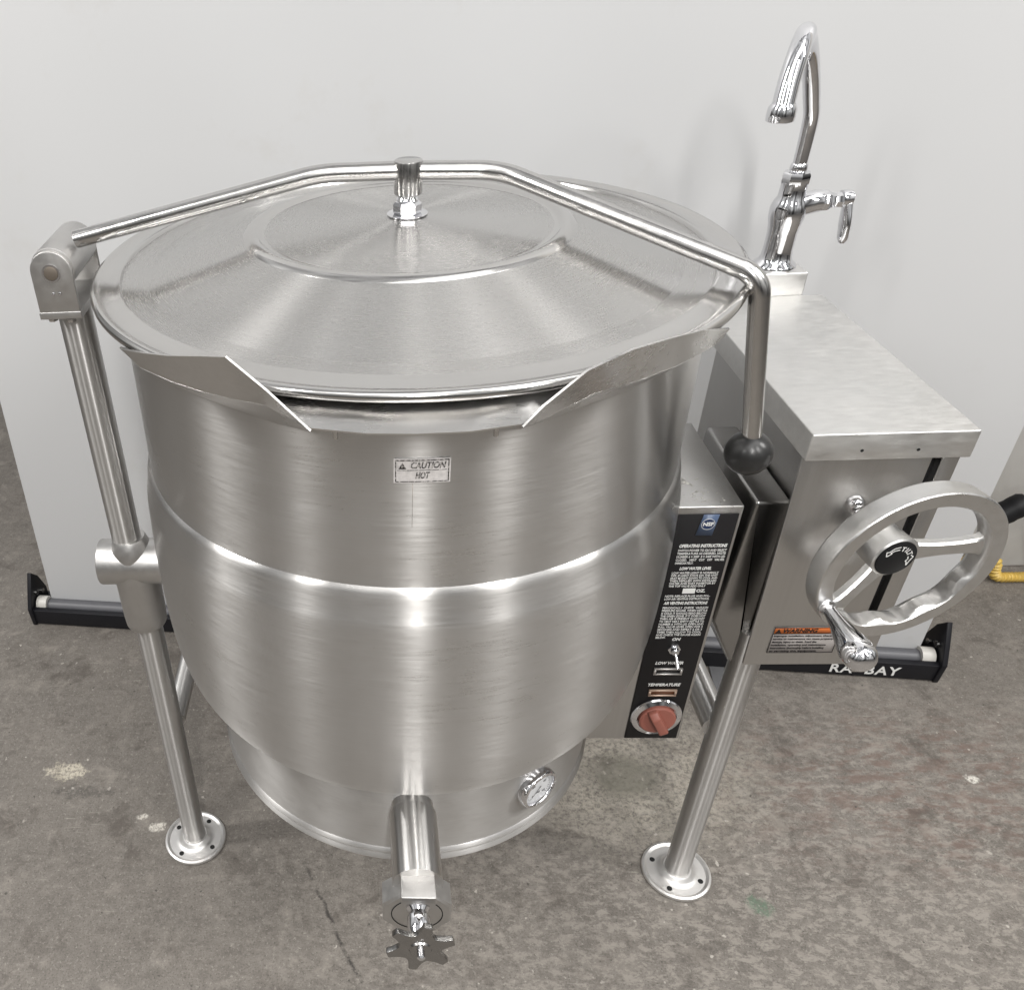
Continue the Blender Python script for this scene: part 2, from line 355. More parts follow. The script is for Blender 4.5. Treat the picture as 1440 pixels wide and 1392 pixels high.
# ------------------------------------------------------------------ setting
bm = B(); bmesh.ops.create_grid(bm, x_segments=8, y_segments=8, size=7)
o = obj('concrete_floor', bm, M['concrete']); o['kind'] = 'structure'
bm = B(); box(bm, (.25, .745, 0), (4.2, .9, 2.6), .004)
o = obj('wall', bm, M['plaster']); o['label'] = 'pale beige painted wall seen past the right edge of the white banner'; o['category'] = 'wall'
# ------------------------------------------------------------------ banner stand behind the kettle
A = Vector((-.84, .579, 0)); ub = Vector((.9945, -.104, 0)).normalized(); nb = Vector((.104, .9945, 0)).normalized()
def bp(s, d, z): return A+ub*s+nb*d+Vector((0, 0, z))
ban = thing('banner_stand', 'tall blank white pull-up banner on a long black floor housing, behind the steel kettle', 'banner stand', bp(.96, 0, 0))
LB = 1.925
bm = B(); prism(bm, [bp(.0, 0, .004), bp(0, -.002, .045), bp(0, .010, .047), bp(0, .016, .03), bp(0, .09, .03), bp(0, .09, .004)], ub*LB, .001)
hs = obj('base_housing', bm, M['housing'], ban)
bm = B(); cyl(bm, bp(.012, .030, .038), bp(LB-.012, .030, .038), .016)
obj('roller', bm, M['roller'], ban)
for s0 in (-.004, LB-.006):
    bm = B(); prism(bm, [bp(s0, -.003, .001), bp(s0, -.007, .05), bp(s0, .014, .090), bp(s0, .036, .128), bp(s0, .062, .100), bp(s0, .084, .05), bp(s0, .084, .001)], ub*.010, .002)
    cp = obj('end_cap', bm, M['housing'], ban)
    inn = s0+.010 if s0 < 1 else s0
    for dd, zz in ((.03, .075), (.055, .06)):
        bm = B(); cyl(bm, bp(inn-.001, dd, zz), bp(inn+(.006 if s0 < 1 else -.006), dd, zz), .006, 16)
        obj('screw', bm, M['tube'], cp)
    bm = B(); a0 = inn+(.004 if s0 < 1 else -.004); a1 = inn+(.028 if s0 < 1 else -.028); cyl(bm, bp(a0, .028, .044), bp(a1, .028, .044), .0185, 24)
    obj('roller_end', bm, M['clip'], ban)
bm = B(); ns, nz_ = 48, 40; layers = []
for off in (0, .0014):
    grid = []
    for j in range(nz_+1):
        z = .03+j/nz_*2.55; row = []
        for i in range(ns+1):
            t = i/ns; sL = .034+.020*min(1, z/.6); sR = 1.897-.008*min(1, z/.6); q = sL*(1-t)+sR*t
            w = .004*math.sin(t*7+z*1.3)*min(1, z*1.5)+.003*math.sin(t*17-z*2)*min(1, z)+.0016*math.sin(t*31+z*5)*min(1, z)
            row.append(bm.verts.new(bp(q, .042-w+off, z)))
        grid.append(row)
    layers.append(grid)
for k, grid in enumerate(layers):
    for j in range(nz_):
        for i in range(ns):
            q = (grid[j][i], grid[j][i+1], grid[j+1][i+1], grid[j+1][i]); bm.faces.new(q if k == 0 else q[::-1])
g0, g1 = layers
ring0 = [(0, i) for i in range(ns+1)]+[(j, ns) for j in range(1, nz_+1)]+[(nz_, i) for i in range(ns-1, -1, -1)]+[(j, 0) for j in range(nz_-1, 0, -1)]
for (a_, b_), (c_, d_) in zip(ring0, ring0[1:]+ring0[:1]): bm.faces.new((g0[a_][b_], g1[a_][b_], g1[c_][d_], g0[c_][d_]))
obj('banner_sheet', bm, M['banner'], ban, 60)
bm = B(); text_bm(bm, 'RA', .031, bp(1.746, -.0022, .023), ub, (0, 0, 1), 'CENTER', .0006, .02, space=1.15, width=.042)
text_bm(bm, 'BAY', .031, bp(1.821, -.0022, .023), ub, (0, 0, 1), 'CENTER', .0006, .02, space=1.15, width=.062)
obj('lettering', bm, M['white'], hs)
bm = B(); box(bm, (0, 0, 0), (.012, .0006, .008))
for v in bm.verts: v.co = bp(1.545+v.co.x, -.0026+v.co.y, .016+v.co.z)
obj('sticker', bm, M['clip'], hs)
for s0 in (.40, 1.515):
    bm = B(); q0 = bp(s0, .05, .005)
    prism(bm, [bp(s0-.012, .05, .0005), bp(s0+.012, .05, .0005), bp(s0+.022, -.105, .0005), bp(s0-.018, -.105, .0005)], (0, 0, .0035), .001)
    obj('foot', bm, M['footgrey'], ban)
# ------------------------------------------------------------------ yellow hose and plug
bm = B(); pts = fillet([(1.10, .69, .013), (1.24, .70, .016), (1.312, .712, .062), (1.346, .696, .058), (1.350, .690, .013), (1.42, .690, .013), (1.9, .66, .013), (2.5, .5, .013)], [.03, .02, .014, .02, .05, .2, .2], 8)
dense = []
for a, b_ in zip(pts[:-1], pts[1:]):
    n_ = max(1, int((b_-a).length/.0016)); dense += [a.lerp(b_, k/n_) for k in range(n_)]
dense.append(pts[-1]); k_ = len(dense)
P_ = dense; acc = 0; accs = [0]
for a, b_ in zip(P_[:-1], P_[1:]): acc += (b_-a).length; accs.append(acc)
tube(bm, P_, lambda s: .0105+.0016*math.sin(accs[min(int(round(s*(k_-1))), k_-1)]/.0075*2*PI), 14)
o = obj('corrugated_hose', bm, M['yellow']); o['label'] = 'yellow corrugated hose lying on the floor at the foot of the beige wall'; o['category'] = 'hose'
plug = thing('cable_plug', 'black ribbed cable plug hanging in front of the beige wall at the right edge', 'plug', (1.21, .60, .24))
pd = Vector((.75, 0, .62)).normalized(); p0 = Vector((1.212, .60, .238))
bm = B(); lathe(bm, [(.014, 0), (.021, .004), (.0235, .012), (.0225, .02), (.0235, .028), (.0225, .036), (.0235, .044), (.023, .06), (.018, .068), (.0, .069)][:-1], p0, pd, 24)
obj('plug_body', bm, M['black'], plug)
bm = B(); tube(bm, fillet([p0+pd*.06, p0+pd*.12, (1.42, .62, .22), (1.5, .64, .012), (2.4, .62, .012)], [.03, .06, .05, ], 8), .008, 14)
obj('cable', bm, M['black'], plug)
# ------------------------------------------------------------------ the kettle
K = thing('steam_kettle', 'large brushed stainless tilting steam kettle with lid, crank wheel and side console', 'kettle')
# bowl and jacket
def smooth(pts, n=6):
    out = []
    for i in range(len(pts)-1):
        p0 = pts[max(i-1, 0)]; p1 = pts[i]; p2 = pts[i+1]; p3 = pts[min(i+2, len(pts)-1)]
        for k in range(n):
            t = k/n; f = lambda a, b, c, d: .5*((2*b)+(-a+c)*t+(2*a-5*b+4*c-d)*t*t+(-a+3*b-3*c+d)*t**3)
            out.append((f(p0[0], p1[0], p2[0], p3[0]), f(p0[1], p1[1], p2[1], p3[1])))
    out.append(pts[-1]); return out
bm = B(); lathe(bm, [(.300, .812), (.3045, .826), (.3040, .90), (.3035, .990), (.305, .998), (.3095, 1.001), (.3100, 1.004), (.3, 1.006), (.294, .99), (.292, .9), (.285, .812)], n=192, caps=(False, False), closed=True)
obj('kettle_wall', bm, M['wall'], K)
prof = [(.3035, .8250), (.3068, .8228), (.3086, .8190), (.3100, .8130), (.3128, .7930), (.3142, .7890), (.3148, .7860)] + smooth([(.3156, .780), (.3178, .72), (.3180, .67), (.3168, .62), (.3130, .575), (.3050, .537), (.2920, .510), (.2760, .494), (.2655, .489)], 7) + [(.2640, .486), (.2600, .480), (.25, .60), (.29, .75), (.29, .82)]
bm = B(); lathe(bm, prof, n=192, caps=(False, False), closed=True)
obj('steam_jacket', bm, M['wall'], K, 40)
bm = B(); lathe(bm, [(.2615, .489), (.2630, .482), (.2633, .42), (.2633, .366), (.2650, .364), (.2665, .360), (.2655, .356), (.2640, .354), (.2655, .351), (.2668, .347), (.265, .343), (.255, .342), (.255, .485)], n=192, caps=(False, False), closed=True)
bs = obj('base_skirt', bm, M['base'], K)
bm = B(); lathe(bm, [(.256, .350), (.256, .356)], n=96); obj('bottom_plate', bm, M['hole'], K)
# vertical weld seam under the sticker
bm = B()
box(bm, (-.0072, -.3041, .893), (-.0069, -.3036, .938)); obj('weld_seam', bm, M['pin'], K)
# pouring lip
def strip(bm, bot, top, th=.0017):
    bot = [Vector(p) for p in bot]; top = [Vector(p) for p in top]; n = len(bot); nn = []
    for i in range(n):
        a = max(i-1, 0); c = min(i+1, n-1); v = (bot[c]-bot[a]+top[c]-top[a]).cross(top[i]-bot[i]); v.normalize(); nn.append(v*th/2)
    rings(bm, [[bot[i]-nn[i], top[i]-nn[i], top[i]+nn[i], bot[i]+nn[i]] for i in range(n)])
lip = B()
botL = [(-.2640, -.1560, 1.002), (-.2250, -.2060, .997), (-.1948, -.2355, .994), (-.1700, -.2540, .993), (-.1476, -.2672, .991), (-.1200, -.2805, .987), (-.0905, -.2915, .9843)]
topL = [(-.2606, -.2125, 1.0290), (-.2340, -.2420, 1.0375), (-.2050, -.2730, 1.0480), (-.1760, -.2960, 1.0570), (-.1500, -.3164, 1.0645), (-.1200, -.3260, 1.0400), (-.0873, -.3415, 1.0125)]
def mids(bot, top):
    out = []
    for b_, t_ in zip(bot, top):
        ang = math.atan2(b_[1]+t_[1], b_[0]+t_[0]); rm, zm = (.3352, 1.0205) if t_[2] > 1.027 else (.330, 1.004)
        if t_[2] < 1.0145: rm, zm = .330, 1.0005
        out.append((rm*math.cos(ang), rm*math.sin(ang), zm))
    out[0 if bot[0][0] < 0 else -1] = tuple(v*(.3290/.3352 if i < 2 else 1) for i, v in enumerate(out[0 if bot[0][0] < 0 else -1]))
    return out
midL = mids(botL, topL); strip(lip, botL, midL); strip(lip, midL, topL)
botR = [(.0810, -.2945, .9834), (.0990, -.2885, .9863), (.1371, -.2730, .9920), (.1750, -.2500, .9925), (.2085, -.2235, .9930), (.2330, -.1980, .995), (.2560, -.1680, 1.000)]
topR = [(.0712, -.3450, 1.0125), (.0860, -.3400, 1.0270), (.1160, -.3330, 1.0510), (.1500, -.3170, 1.0585), (.1850, -.2880, 1.0530), (.2230, -.2520, 1.0430), (.2604, -.2115, 1.0260)]
midR = mids(botR, topR); strip(lip, botR, midR); strip(lip, midR, topR)
# sloping trough floor between the wings
inn = [(-.1080, -.2930, 1.0235), (-.050, -.3090, 1.0235), (0, -.3130, 1.0235), (.048, -.3100, 1.0235), (.0980, -.2970, 1.0235)]
out = [(-.0873, -.3415, 1.0125), (-.045, -.3490, 1.0122), (-.008, -.3515, 1.0120), (.032, -.3505, 1.0122), (.0712, -.3450, 1.0125)]
strip(lip, inn[1:4], out[1:4])
def az_in(p, r=.3165, z=1.0245):
    l = math.hypot(p[0], p[1]); return (p[0]/l*r, p[1]/l*r, z)
def mixp(p, q, t):
    v = [p[k]*(1-t)+q[k]*t for k in range(3)]; l = math.hypot(v[0], v[1]); return (v[0]*(l-.0028)/l, v[1]*(l-.0028)/l, v[2])
# the trough floor turns up into each wing and runs back under the lid edge
fl = [mixp(midL[k], midL[k], 0) for k in (3, 4, 5)]+[mixp(topL[6], topL[6], 0)]
strip(lip, [az_in(p, .3165, 1.0235) for p in fl]+[inn[1]], fl+[out[1]])
fr_ = [mixp(topR[0], topR[0], 0)]+[mixp(midR[k], midR[k], 0) for k in (1, 2, 3)]
strip(lip, [inn[3]]+[az_in(p, .3165, 1.0235) for p in fr_], [out[3]]+fr_)
lp = obj('pouring_lip', lip, M['lip'], K, 40)
for sx_, sy_ in ((-.070, -.3065), (.058, -.3090)):
    bm = B(); cyl(bm, (sx_, sy_, .985), (sx_, sy_, 1.012), .0022, 12); obj('lip_stud', bm, M['tube'], lp)
# lid
lid_prof = [(.3265, 1.0232), (.3298, 1.0238), (.3320, 1.0262), (.3325, 1.0290), (.3315, 1.0316), (.3292, 1.0332), (.3262, 1.0334), (.3240, 1.0324), (.3200, 1.0320), (.3060, 1.0330), (.3035, 1.0342), (.3015, 1.0340), (.3003, 1.0320), (.2990, 1.0262), (.2975, 1.0250)]
lid_prof += smooth([(.2950, 1.0252), (.25, 1.0372), (.205, 1.0494), (.1725, 1.0582)], 5)
lid_prof += [(.1705, 1.0590), (.1680, 1.0616), (.1650, 1.0634), (.1615, 1.0643), (.1580, 1.0641), (.1552, 1.0628), (.1530, 1.0608), (.1508, 1.0604)] + smooth([(.148, 1.0608), (.10, 1.0645), (.05, 1.0675), (.014, 1.0698), (.0, 1.0700)], 5)[:-1]
lid_prof = [(r, z+.0030) for r, z in lid_prof]
i1 = next(i for i, q in enumerate(lid_prof) if q[0] < .2976); i2 = next(i for i, q in enumerate(lid_prof) if q[0] < .1720); i3 = next(i for i, q in enumerate(lid_prof) if q[0] < .1500)
bm = B(); lathe(bm, lid_prof[i1:i2+1], n=256, caps=(False, False)); lathe(bm, lid_prof[i3:], n=256, caps=(False, True))
lathe(bm, [(.3265, 1.0280), (.3255, 1.032), (.30, 1.034)], n=128, caps=(False, True))
ld = obj('lid', bm, M['lid'], K, 60)
bm = B(); lathe(bm, lid_prof[:i1+1], n=256, caps=(False, False)); obj('lid_flange', bm, M['flange'], ld, 50)
bm = B(); lathe(bm, lid_prof[i2:i3+1], n=256, caps=(False, False)); obj('raised_ring', bm, M['flange'], ld, 60)
# knob boss on the lid
bm = B(); lathe(bm, [(.0205, 1.0730), (.0210, 1.0740), (.0195, 1.0735), (.013, 1.074)], (.001, 0, 0), n=40); obj('washer', bm, M['chrome'], ld)
bm = B(); lathe(bm, [(.0125, 1.073), (.0145, 1.075), (.0145, 1.083), (.0125, 1.0855)], (.001, 0, 0), n=6); lathe(bm, [(.0105, 1.0855), (.0115, 1.088), (.0100, 1.0905), (.0105, 1.095)], (.001, 0, 0), n=32); obj('hex_nut', bm, M['chrome'], ld)
bm = B(); lathe(bm, [(.0128, 1.0925), (.0142, 1.0940), (.0145, 1.096), (.0145, 1.1240), (.0141, 1.1252), (.013, 1.1257)], (.0015, 0, 0), n=48); obj('arm_boss', bm, M['arm'], ld)
# lid arm
armL = fillet([(-.352, .0, 1.0640), (-.0880, 0, 1.1172), (.0015, 0, 1.1155)], [.17], 12)
armR = fillet([(.0015, 0, 1.1155), (.092, -.004, 1.1120), (.3040, -.147, 1.0460), (.3335, -.150, .8800)], [.075, .028], 12)
bm = B(); tube(bm, armL+armR[1:], .0092, 28)
arm = obj('lid_arm', bm, M['arm'], K)
bm = B(); cc = Vector((.3338, -.150, .8665)); rr = .0225
lathe(bm, [(rr*math.sin(PI*i/24), -rr*math.cos(PI*i/24)) for i in range(1, 24)], cc, (0, 0, 1), 40); obj('ball_knob', bm, M['ball'], arm)
# hinge bracket
hg = B(); hx = -.3745
def arch(y, t, bmx, hw=.0225, zb=.997, zc=1.041, hole=None):
    pts = [(hx-hw, y, zb), (hx+hw, y, zb), (hx+hw, y, zc)] + [(hx+hw*math.cos(a), y, zc+hw*math.sin(a)) for a in [PI*i/16 for i in range(1, 16)]] + [(hx-hw, y, zc)]
    prism(bmx, pts, (0, t, 0), .0008)
arch(-.036, .004, hg); arch(.064, .004, hg)
prism(hg, [(hx-.0235, -.0365, .990), (hx+.0235, -.0365, .990), (hx+.0235, -.0365, .998), (hx-.0235, -.0365, .998)], (0, .105, 0), .0008)
hb = obj('hinge_bracket', hg, M['cast'], K)
bm = B(); cyl(bm, (hx+.001, -.0315, 1.0425), (hx+.001, .0635, 1.0425), .0235, 48, bev=.001); obj('hinge_barrel', bm, M['cast'], K)
bm = B(); cyl(bm, (hx, -.0375, 1.0405), (hx, -.030, 1.0405), .0075, 32, bev=.0004); obj('hinge_pin', bm, M['pin'], hb)
bm = B(); lathe(bm, [(.0098, -.0372+.0002), (.0098, -.0366), (.0078, -.0366), (.0078, -.0370)], (hx, 0, 1.0405), (0, 1, 0), 32, (False, False), True)
for dx in (-.0035, .0035): lathe(bm, [(.0018, -.0368), (.0014, -.0374), (.0004, -.0376)], (hx+dx+.001, 0, 1.0185), (0, 1, 0), 14)
obj('punch_mark', bm, M['chrome'], hb)
for px_, py_ in ((hx-.014, -.024), (hx+.008, -.028), (hx-.006, .014)):
    bm = B(); cyl(bm, (px_, py_, .984), (px_, py_, .990), .0055, 6, bev=.0006); obj('bolt', bm, M['tube'], hb)
# left post, trunnion tee and foot
LX, LY = -.3646, 0.0
bm = B(); cyl(bm, (hx+.004, LY, .99), (LX-.004, LY, .60), .0195, 40); obj('lid_post', bm, M['post'], K)
tee = B(); cyl(tee, (-.4110, 0, .6285), (-.3120, 0, .6285), .0315, 56, bev=.002)
lathe(tee, [(.0275, .520), (.0290, .523), (.0300, .54), (.0305, .60), (.0305, .625), (.0270, .655), (.0225, .668), (.0208, .671)], (LX-.001, 0, 0), n=56)
obj('trunnion_tee', tee, M['cast'], K)
def leg(x, y, ztop, nm='leg'):
    bm = B(); cyl(bm, (x, y, .012), (x, y, ztop), .0193, 40); lg = obj(nm, bm, M['post'], K)
    bm = B(); lathe(bm, [(.0530, .0006), (.0545, .003), (.0535, .0062), (.0500, .0074), (.0475, .0060), (.0455, .0046), (.036, .0052), (.0300, .0062), (.0265, .0088), (.0240, .0135), (.0215, .0155), (.0190, .0155)], (x, y, 0), n=72)
    ft = obj('foot_plate', bm, M['plate'], lg)
    for k in range(4):
        bm = B(); a = PI/4+k*PI/2+.25; cyl(bm, (x+.0385*math.cos(a), y+.0385*math.sin(a), .0040), (x+.0385*math.cos(a), y+.0385*math.sin(a), .0056), .0042, 20)
        obj('screw_hole', bm, M['hole'], ft)
    return lg
leg(LX+.0, LY, .53)
RX, RY = .4507, -.0523
leg(RX, RY, .542)
leg(LX+.12, .44, .31); leg(RX-.10, .46, .38)
# side rails running to the back
bm = B(); tube(bm, fillet([(-.3600, .010, .300), (-.3560, .36, .300), (-.245, .44, .300)], [.05]), .0170, 32); obj('frame_rail', bm, M['pipe'], K)
bm = B(); tube(bm, fillet([(.4450, -.048, .350), (.4450, .34, .350), (.3510, .46, .350)], [.05]), .0200, 32); obj('frame_rail', bm, M['pipe'], K)
# ---------------- caution sticker on the wall
def onwall(cx, cz, R):
    def f(x, y, z):
        a = (cx+x)/R; return Vector((R*math.sin(a)+z*math.sin(a), -R*math.cos(a)-z*math.cos(a), cz+y))
    return f
def wallrect(bm, cx, cz, R, x0, x1, y0, y1, z0, z1, n=10, map_=None):
    f = map_ or onwall(cx, cz, R); t = bmesh.new(); rs = []
    for i in range(n+1):
        x = x0+(x1-x0)*i/n; rs.append([t.verts.new(f(x, y, z)) for y, z in ((y0, z0), (y1, z0), (y1, z1), (y0, z1))])
    for a, b in zip(rs[:-1], rs[1:]):
        for i in range(4): t.faces.new((a[i], a[(i+1) % 4], b[(i+1) % 4], b[i]))
    t.faces.new(rs[0]); t.faces.new(rs[-1][::-1]); join(bm, t)
RW = .3040; bm = B(); cmap = onwall(.0005, .951, RW)
wallrect(bm, 0, 0, RW, -.0235, .0235, -.0118, .0118, .0003, .0008, map_=cmap)
cs = obj('caution_sticker', bm, M['stick'], K)
bm = B()
for x0, x1, y0, y1 in ((-.0222, .0222, .0098, .0107), (-.0222, .0222, -.0107, -.0100), (-.0222, -.0214, -.0107, .0107), (.0214, .0222, -.0107, .0107), (-.0205, .0205, .0005, .0010)):
    wallrect(bm, 0, 0, RW, x0, x1, y0, y1, .0009, .0011, map_=cmap)
text_bm(bm, 'CAUTION', .0085, None, (1, 0, 0), (0, 0, 1), 'CENTER', .0002, .02, .25, width=.0290, mp=lambda x, y, z: cmap(x+.0045, y+.0052, .0009+z))
text_bm(bm, 'HOT', .0085, None, (1, 0, 0), (0, 0, 1), 'CENTER', .0002, .02, .25, width=.0120, mp=lambda x, y, z: cmap(x+.000, y-.0045, .0009+z))
tri = bmesh.new(); tv = [tri.verts.new(cmap(x, y, .0011)) for x, y in ((-.0195, .0020), (-.0130, .0020), (-.0163, .0082))]; tri.faces.new(tv); join(bm, tri)
obj('lettering', bm, M['wornink'], cs)
# ---------------- draw-off valve
va = B(); lathe(va, [(.0270, -.015), (.0262, .012), (.0250, .016), (.0248, .034), (.0268, .0375), (.0280, .041), (.0280, .128)], (0.0005, -.236, .452), (.012, -1, -.02), 56)
dv = obj('draw_off_pipe', va, M['pipe'], K)
vc = Vector((.0008, -.349, .4135)); vn = Vector((0, -1, 0))
bm = B(); lathe(bm, [(.0385, 0), (.0415, .0020), (.0415, .0280), (.0385, .0305)], vc, vn, 8)
for v in bm.verts:
    q = v.co-vc; a = PI/8; v.co = vc+Vector((q.x*math.cos(a)-q.z*math.sin(a), q.y, q.x*math.sin(a)+q.z*math.cos(a)))
vb = obj('valve_body', bm, M['cast'], K)
bm = B(); lathe(bm, [(.0290, .0303), (.0290, .0309), (.0279, .0309), (.0279, .0303)], vc, vn, 56, (False, False), True); obj('groove', bm, M['hole'], vb)
bm = B(); box(bm, (-.0175, -.391, .4510), (.0205, -.362, .4640), .0012); obj('valve_block', bm, M['cast'], vb)
sd = Vector((.0, -1, -.06)).normalized(); s0 = Vector((.0016, -.378, .4290))
bm = B(); lathe(bm, [(.0130, 0), (.0130, .005), (.0100, .009), (.0105, .012), (.0125, .014), (.0125, .030), (.0105, .034), (.0105, .046)], s0, sd, 40); obj('valve_stem', bm, M['chrome'], vb)
sf = Vector((.02, -1, .08)).normalized(); x_, y_, d_ = frame(sf); hub = s0+sd*.043; pts = []
for i in range(6):
    a0 = 2*PI*i/6+.30
    for da, r in ((-.42, .0232), (-.30, .0256), (-.20, .0300), (-.150, .0345), (-.125, .0368), (-.10, .0374), (.10, .0374), (.125, .0368), (.150, .0345), (.20, .0300), (.30, .0256), (.42, .0232), (.5236, .0224)):
        a = a0+da; pts.append(hub+x_*(r*math.cos(a))+y_*(r*math.sin(a)))
bm = B(); prism(bm, pts, sf*.0065, .0006)
lathe(bm, [(.0125, .0065), (.0110, .0085), (.0070, .0090)], hub, sf, 32)
hw_ = obj('star_handle', bm, M['face'], vb, 28)
bm = B(); lathe(bm, [(.0044, .008), (.0044, .0165), (.0028, .018)], hub, sf, 20); obj('handle_screw', bm, M['chrome'], hw_)
# ---------------- gauge on the skirt
ga = math.atan2(-.2129, .1561); gn = Vector((math.cos(ga), math.sin(ga), .0)).normalized(); gc = Vector((.2633*math.cos(ga), .2633*math.sin(ga), .4275))
bm = B(); lathe(bm, [(.0265, -.004), (.0285, .001), (.0285, .008), (.0272, .0105), (.0240, .0112), (.0230, .0090), (.0228, .006), (.02, .006)], gc, gn, 56); gg = obj('pressure_gauge', bm, M['chrome'], K)
bm = B(); lathe(bm, [(.0228, .0062), (.0228, .0070)], gc, gn, 48); obj('dial', bm, M['dial'], gg)
gx = Vector((0, 0, 1)).cross(gn).normalized(); gz = Vector((0, 0, 1)); gb = gc+gn*.0071
bm = B()
for k in range(28):
    a = math.radians(225-270*k/27); d = gx*math.cos(a)+gz*math.sin(a); w = gn.cross(d); l0 = .0165 if k % 3 == 0 else .0180
    t = bmesh.new(); vv = [t.verts.new(gb+d*p+w*q) for p, q in ((l0, -.00035), (.0200, -.00035), (.0200, .00035), (l0, .00035))]; t.faces.new(vv); join(bm, t)
for k, s_ in enumerate(('0', '20', '40', '60')):
    a = math.radians(225-90*k); d = gx*math.cos(a)+gz*math.sin(a); text_bm(bm, s_, .0052, gb+d*.0130, gx, gz, 'CENTER', .0002)
text_bm(bm, 'PSI', .0046, gb-gz*.0065, gx, gz, 'CENTER', .0002)
t = bmesh.new(); a = math.radians(225); d = gx*math.cos(a)+gz*math.sin(a); w = gn.cross(d); vv = [t.verts.new(gb+gn*.0006+d*p+w*q) for p, q in ((-.005, -.0008), (.0165, -.0002), (.0165, .0002), (-.005, .0008))]; t.faces.new(vv); join(bm, t)
obj('dial_marking', bm, M['ink'], gg)
# ---------------- control box
BY = -.0985
bm = B(); box(bm, (.2420, BY, .3825), (.3712, .092, .7665), .0018); cb = obj('control_box', bm, M['sheet'], K)
bm = B(); box(bm, (.2985, BY-.0012, .3850), (.3672, BY-.0002, .7570), .0003, 1); cp = obj('control_panel', bm, M['panel'], cb)
PYf = BY-.0012
bm = B()
def ct(s, z, size, x=.3335, **k): text_bm(bm, s, size, (x, PYf-.0001, z), (1, 0, 0), (0, 0, 1), depth=.0003, **k)
ct('OPERATING INSTRUCTIONS', .7130, .0062, bold=.035, shear=.25, width=.0530, x=.3365)
def para(lines, z0, dz, size, w, x, lastfrac=None):
    for i, l_ in enumerate(lines):
        ww = w if i < len(lines)-1 else w*(lastfrac or 1)
        text_bm(bm, l_, size, (x-w/2, PYf-.0001, z0-i*dz), (1, 0, 0), (0, 0, 1), align='LEFT', depth=.0003, bold=.012, width=ww)
para(['SWITCH POWER TO ON AND SELECT', 'TEMPERATURE AS DESIRED. NOTE', 'NUMBER 6 = 200F  8 = 240F WITH LID', 'CLOSED.   HEAT   CUT   OFF   VALVES', 'IMMEDIATELY.'], .7065, .0046, .0044, .0540, .3370, .38)
ct('LOW WATER LEVEL', .6800, .0058, bold=.03, shear=.25, width=.0360, x=.3345)
para(['LOW WATER LIGHT IS NORMALLY', 'OFF. IF LIGHT STAYS ON THE UNIT', 'MUST BE SHUT DOWN TO COOL AND', 'THEN REFILLED WITH DISTILLED', 'WATER AND RUST INHIBITOR BY', 'THE TOP VALVE ADD ONLY'], .6735, .0040, .0042, .0530, .3355, .8)
ct('OZ.', .6460, .0062, bold=.03, x=.3475)
para(['NOTE: REPLACE PLUG AND FOL-', 'LOW AIR VENTING INSTRUCTIONS.'], .6380, .0044, .0042, .0520, .3335)
ct('AIR VENTING INSTRUCTIONS', .6270, .0060, bold=.03, shear=.25, width=.0510, x=.3335)
para(['PERIODICALLY  CHECK  VACUUM', 'PRESSURE GAUGE. WHEN KETTLE', 'IS COLD IT SHOULD READ BELOW', 'THE GREEN ZONE. IF IT DOES NOT', 'THEN AIR IS PRESENT IN JACKET', 'TO VENT HEAT EMPTY KETTLE TO', 'NUMBER 6 WITH LID OPEN AND', 'PULL VALVE LEVER OPEN FOR 2', 'SECONDS AND REPEAT 2 OR 3', 'TIMES THEN ALLOW TO COOL', 'AND CHECK THE GAUGE AGAIN', 'BELOW.'], .6195, .0044, .0044, .0530, .3345, .22)
ct('ON', .5680, .0062, bold=.03, shear=.25, x=.3332)
ct('LOW WATER', .5270, .0066, bold=.03, shear=.25, width=.0345, x=.3325)
ct('TEMPERATURE', .4880, .0066, bold=.03, shear=.25, width=.0410, x=.3325)
box(bm, (.3265, PYf-.0006, .6425), (.3410, PYf-.0002, .6500))
obj('lettering', bm, M['white'], cp)
bm = B(); prism(bm, [(.3250, PYf-.0008, .7285), (.3430, PYf-.0008, .7280), (.3460, PYf-.0008, .7570), (.3290, PYf-.0008, .7572)], (0, .0006, 0)); ns_ = obj('round_logo_sticker', bm, M['blue'], cp)
bm = B(); lathe(bm, [(.0068, 0), (.0068, .0003)], (.3358, PYf-.0008, .7440), (0, -1, 0), 40); obj('logo_disc', bm, M['bluedk'], ns_)
bm = B(); text_bm(bm, 'NSF', .0068, (.3358, PYf-.0012, .7440), (1, 0, 0), (0, 0, 1), depth=.0002, bold=.04)
lathe(bm, [(.0074, 0), (.0074, .0003), (.0070, .0003), (.0070, 0)], (.3358, PYf-.0009, .7440), (0, -1, 0), 40, (False, False), True); obj('lettering', bm, M['white'], ns_)
